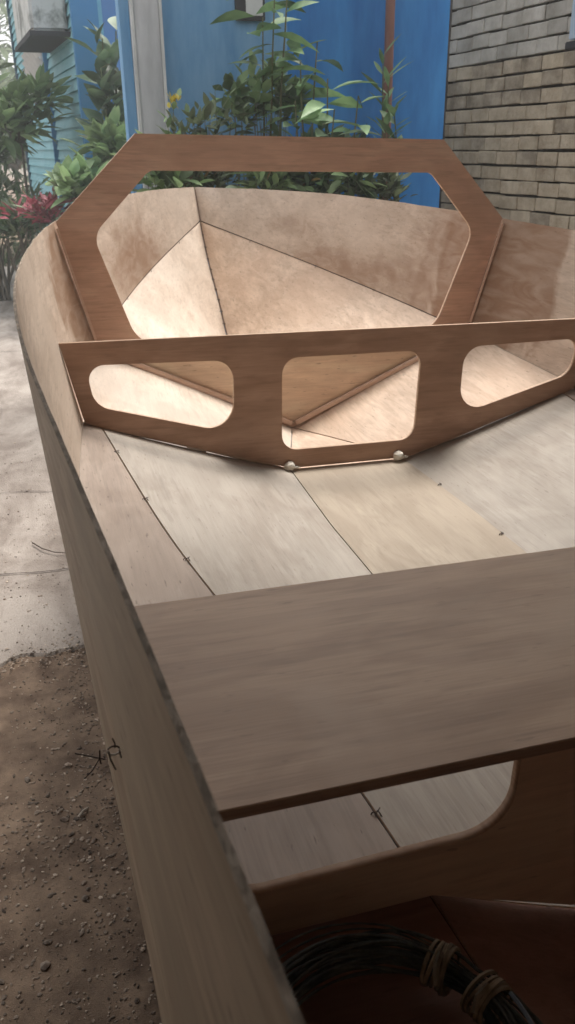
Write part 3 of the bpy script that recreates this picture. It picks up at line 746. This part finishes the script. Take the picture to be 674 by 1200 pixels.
def shrub(name, base, tips, lm, label, cat, L_=.17, w=.045, n=16, spread=.22, group=None, droop=.35, seed=1, stem_r=.012, from_t=.35, stem_m=None, lift=0.0):
    rr = random.Random(seed); base = Vector(base); o = empty(name, base); tag(o, label, cat, group)
    sb = bmesh.new(); lb = bmesh.new()
    for tip in tips:
        tip = Vector(tip)-base; mid = tip*.5+Vector((rr.uniform(-.06, .06), rr.uniform(-.05, .05), 0)); pts = []
        for k in range(9):
            t = k/8; pts.append((Vector((rr.uniform(-.02, .02), 0, 0))*(1-t)) + mid*(2*t*(1-t)) + tip*t*t)
        tube(sb, pts, [stem_r*(1-.75*k/8) for k in range(9)], 6)
        for i in range(n):
            t = from_t+(1-from_t)*(i/(n-1))**.8; k = min(7, int(t*8)); p = pts[k].lerp(pts[k+1], t*8-k)
            ang = i*2.4+rr.uniform(-.4, .4); up = .15+.75*t+rr.uniform(-.3, .3)
            up -= lift*.5; d = Vector((math.cos(ang), math.sin(ang), up)); ll = L_*rr.uniform(.65, 1.2)
            if spread:
                q = p+Vector((rr.gauss(0, 1), rr.gauss(0, 1), rr.gauss(0, .8)))*spread*.25*rr.random()
                if (q-p).length > .05: tube(sb, [p, q], stem_r*.2, 4)
                p = q
            leaf(lb, p, d, ll, w*rr.uniform(.7, 1.25), droop, rr)
    obj('stem', sb, stem_m or M_stem, o, False); obj('foliage', lb, lm, o); return o
def bushy(name, c, rad, lm, label, cat, n=700, L_=.1, w=.035, seed=1, trunk=True, group=None, clumps=12, extra=None, tm=None, flat_=.5):
    """a bush or tree crown: leaves in uneven clumps round twigs, gaps between"""
    rr = random.Random(seed); c = Vector(c); base = Vector((c.x, c.y, GZ)); o = empty(name, base); tag(o, label, cat, group)
    lb = bmesh.new(); sb = bmesh.new(); cl = []
    for i in range(clumps):
        v = Vector((rr.gauss(0, 1), rr.gauss(0, 1), rr.gauss(0, 1))); v = v.normalized()*rr.uniform(.25, .9)
        q = c-base+Vector((v.x*rad[0], v.y*rad[1], v.z*rad[2])); cl.append((q, rr.uniform(.22, .42)))
        r0 = .014*max(rad)
        root = Vector((rr.uniform(-.1, .1)*rad[0], rr.uniform(-.1, .1)*rad[1], 0 if not trunk else max(0, (c-base).z-rad[2]*.9)))
        if q.z < root.z: root.z = max(0, q.z-.2)
        tube(sb, [root, root.lerp(q, .5)+Vector((rr.uniform(-.05, .05), 0, .03)), q], [r0*2, r0*1.3, r0*.5], 5)
    if trunk: tube(sb, [Vector((0, 0, 0)), Vector((.02, 0, max(.1, (c-base).z-rad[2]*.5)))], [.04*max(rad), .028*max(rad)], 8)
    for i in range(n):
        q, s = rr.choice(cl); v = Vector((rr.gauss(0, 1), rr.gauss(0, 1), rr.gauss(0, 1)))*s*.62
        p = q+Vector((v.x*rad[0], v.y*rad[1], v.z*rad[2]))
        if p.z < .01: continue
        d = Vector((v.x*rad[0], v.y*rad[1], v.z*rad[2]+flat_*max(rad)*.2)) + Vector((rr.uniform(-1, 1), rr.uniform(-1, 1), rr.uniform(-.3, .6)))*.15*max(rad)
        leaf(lb, p, d, L_*rr.uniform(.6, 1.3), w*rr.uniform(.7, 1.2), .4, rr, (1 if extra and rr.random() < extra[1] and v.z > 0 else 0))
    obj('trunk' if trunk else 'stem', sb, tm or M_bark, o); obj('crown' if trunk else 'foliage', lb, [lm]+([extra[0]] if extra else []), o); return o
def gp(px, Y): p = at(px, 200, Y); return Vector((p.x, p.y, GZ))

# tall lance-leaved shrubs before the blue wall
Y1 = 2.5
shrub('lance_leaf_shrub', gp(372, Y1), [at(352, 72, Y1), at(372, 48, Y1+.1), at(384, 92, Y1-.1), at(420, 112, Y1-.08), at(346, 118, Y1-.1), at(392, 128, Y1-.2)], L_lance,
      'tall shrub with long drooping lance leaves in front of the deep blue wall', 'shrub', .22, .075, 10, .12, seed=4, from_t=.55, droop=.95, lift=1.3)
shrub('lance_leaf_shrub', gp(318, Y1+.2), [at(322, -8, Y1+.1), at(338, -30, Y1+.1), at(308, 20, Y1+.2)], L_lance,
      'tallest lance-leaved shrub rising out of the picture before the paler blue wall', 'shrub', .21, .065, 10, .08, seed=8, from_t=.76, droop=.95, lift=1.2)
shrub('cane_plant', gp(449, Y1+.25), [at(449, 66, Y1+.3), at(455, 92, Y1+.3)], L_lance, 'slim cane plant with narrow leaves against the brown downpipe', 'plant', .17, .028, 9, 0, seed=5, from_t=.74)
shrub('cane_plant', gp(462, Y1+.1), [at(462, 128, Y1+.1), at(452, 140, Y1+.1)], L_lance, 'low cane plant below the brown downpipe, right of the shrubs', 'plant', .14, .035, 9, 0, seed=15, from_t=.74)
bushy('small_leaf_bush', at(300, 135, Y1+.2), (.22, .18, .16), L_broad, 'dense small-leaved bush left of the tall lance-leaved shrub', 'bush', 130, .09, .05, seed=21, trunk=False)
bushy('small_leaf_bush', at(322, 112, Y1+.25), (.15, .15, .12), L_broad, 'mid green bush with broad leaves beneath the small wall vent', 'bush', 80, .10, .045, seed=22, trunk=False)
bushy('small_leaf_bush', at(240, 150, Y1+.1), (.20, .18, .10), L_olive, 'sparse olive green bush at the foot of the paler blue wall', 'bush', 90, .075, .03, seed=23, trunk=False)
M_yel = leafmat('yellow_flower', (.55, .45, .06), (.65, .55, .1), .2)
shrub('flowering_weed', gp(212, Y1+.1), [at(203, 118, Y1+.1), at(222, 135, Y1+.1), at(196, 140, Y1)], L_lime, 'thin weed with yellow flower heads by the grey door post', 'plant', .07, .025, 12, .1, seed=31, from_t=.6, stem_r=.005)
bm = bmesh.new(); rr = random.Random(2); pf = at(203, 120, Y1+.1)
for i in range(16): leaf(bm, Vector((rr.uniform(-.03, .03), rr.uniform(-.02, .02), rr.uniform(-.03, .02))), (rr.uniform(-1, 1), rr.uniform(-1, 1), 1), .035, .02, .1, rr)
o = obj('flower', bm, M_yel, bpy.data.objects['flowering_weed']); o.location = pf-gp(212, Y1+.1)
shrub('tall_weed', gp(262, Y1+.1), [at(252, 108, Y1+.1), at(272, 120, Y1), at(286, 128, Y1)], L_olive, 'spindly weed standing before the paler blue wall', 'plant', .06, .02, 14, .1, seed=33, from_t=.55, stem_r=.004)
# growth seen through the hoop frame
for (px, py, Yq, rad, lm, lab, nn, ll, ww, sd_) in (
    (188, 212, 2.35, (.16, .12, .12), L_lime, 'pale green broad-leaved plant seen through the top left of the hoop frame', 90, .12, .06, 41),
    (245, 212, 2.5, (.2, .12, .11), L_olive, 'tangled olive groundcover bush behind the stem of the boat', 260, .08, .03, 42),
    (305, 214, 2.4, (.18, .12, .11), L_broad, 'leafy green clump just right of the boat stem', 180, .09, .035, 43),
    (355, 214, 2.45, (.16, .12, .11), L_dark, 'dark leafy clump seen through the middle of the hoop frame', 240, .08, .032, 44),
    (402, 214, 2.35, (.14, .1, .1), L_broad, 'green clump with broad leaves right of the dark clump', 110, .10, .045, 45),
    (442, 224, 2.35, (.14, .1, .08), L_olive, 'low pale scrubby plant at the foot of the deep blue wall', 150, .07, .03, 46)):
    bushy('low_bush', at(px, py, Yq), rad, lm, lab, 'bush', nn, ll, ww, seed=sd_, trunk=False, extra=((L_rust, .12) if sd_ in (42, 43, 44) else None))
bushy('low_bush', at(228, 190, 2.75), (.3, .15, .12), L_dark, 'dark undergrowth along the foot of the paler blue wall', 'bush', 200, .08, .035, seed=47, trunk=False)
bushy('low_bush', at(385, 185, 2.8), (.32, .12, .12), L_dark, 'shadowy undergrowth along the foot of the deep blue wall', 'bush', 230, .09, .04, seed=48, trunk=False)

# plants further off to the left
shrub('climbing_shrub', gp(130, 5.4), [at(120, 45, 5.4), at(136, 36, 5.4), at(118, 80, 5.3), at(142, 66, 5.4), at(128, 96, 5.3), at(136, 125, 5.3), at(120, 135, 5.2)], L_dark,
      'dark big-leaved shrub climbing the corner between the teal and blue houses', 'shrub', .26, .13, 20, .2, seed=51, from_t=.25, stem_r=.02)
bushy('light_green_bush', at(92, 222, 4.6), (.15, .15, .11), L_lime, 'light green broad-leaved bush at the foot of the teal house', 'bush', 130, .17, .10, seed=52, trunk=False)
bushy('light_green_bush', at(132, 180, 4.9), (.24, .2, .22), L_broad, 'mid green bush below the dark climbing shrub', 'bush', 220, .16, .08, seed=53, trunk=False)
bushy('red_cordyline', at(48, 247, 4.7), (.22, .2, .075), L_red, 'red-leaved plant beside the hull at the far left', 'plant', 170, .11, .035, seed=54, trunk=False, extra=(L_olive, .2))
bushy('ground_bush', at(30, 262, 5.3), (.42, .3, .16), L_dark, 'dark low bush at the edge of the paving beyond the bow', 'bush', 900, .08, .03, seed=55, trunk=False, extra=(L_olive, .5))
bushy('ground_bush', at(-10, 240, 5.8), (.5, .4, .3), L_olive, 'olive bush cut by the left edge of the picture', 'bush', 800, .10, .035, seed=56, trunk=False, extra=(L_dark, .4))
bushy('garden_tree', at(18, 134, 6.2), (.30, .35, .24), L_broad, 'small broad-leaved tree in front of the teal house', 'tree', 330, .19, .075, seed=57, clumps=12, extra=(L_lime, .3))
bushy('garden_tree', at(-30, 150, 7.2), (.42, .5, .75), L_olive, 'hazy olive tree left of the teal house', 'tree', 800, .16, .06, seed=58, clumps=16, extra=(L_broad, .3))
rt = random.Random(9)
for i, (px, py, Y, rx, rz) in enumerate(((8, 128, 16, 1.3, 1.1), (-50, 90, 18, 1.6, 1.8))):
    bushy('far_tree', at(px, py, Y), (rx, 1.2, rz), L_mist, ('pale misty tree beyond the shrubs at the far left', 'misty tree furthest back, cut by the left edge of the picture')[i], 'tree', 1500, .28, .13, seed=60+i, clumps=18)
# grass verge past the slab
bm = bmesh.new(); rg = random.Random(12)
for i in range(7000):
    x = rg.uniform(-3.5, .6); y = 8.05+abs(rg.gauss(0, 1))*1.8; z = GZ
    h = rg.uniform(.03, .09); a = rg.uniform(0, 6.28); dx, dy = .006*math.cos(a), .006*math.sin(a); lx, ly = rg.uniform(-.03, .03), rg.uniform(-.03, .03)
    bm.faces.new([bm.verts.new(q) for q in ((x-dx, y-dy, z), (x+dx, y+dy, z), (x+lx, y+ly, z+h))])
tag(obj('grass', bm, M_grass), kind='stuff')

# thin volume added, standing in for the bright sky's veiling glare
M_glare = bpy.data.materials.new('glare_veil'); M_glare.use_nodes = True; t = M_glare.node_tree; t.nodes.clear()
pv_ = t.nodes.new('ShaderNodeVolumePrincipled'); pv_.inputs['Density'].default_value = .010; pv_.inputs['Color'].default_value = (.92, .95, .95, 1); pv_.inputs['Anisotropy'].default_value = .2
oo = t.nodes.new('ShaderNodeOutputMaterial'); t.links.new(pv_.outputs[0], oo.inputs['Volume'])
bm = bmesh.new(); box(bm, (0, 8, 1.5), (180, 190, 6.2)); tag(obj('glare_haze', bm, M_glare), kind='stuff')
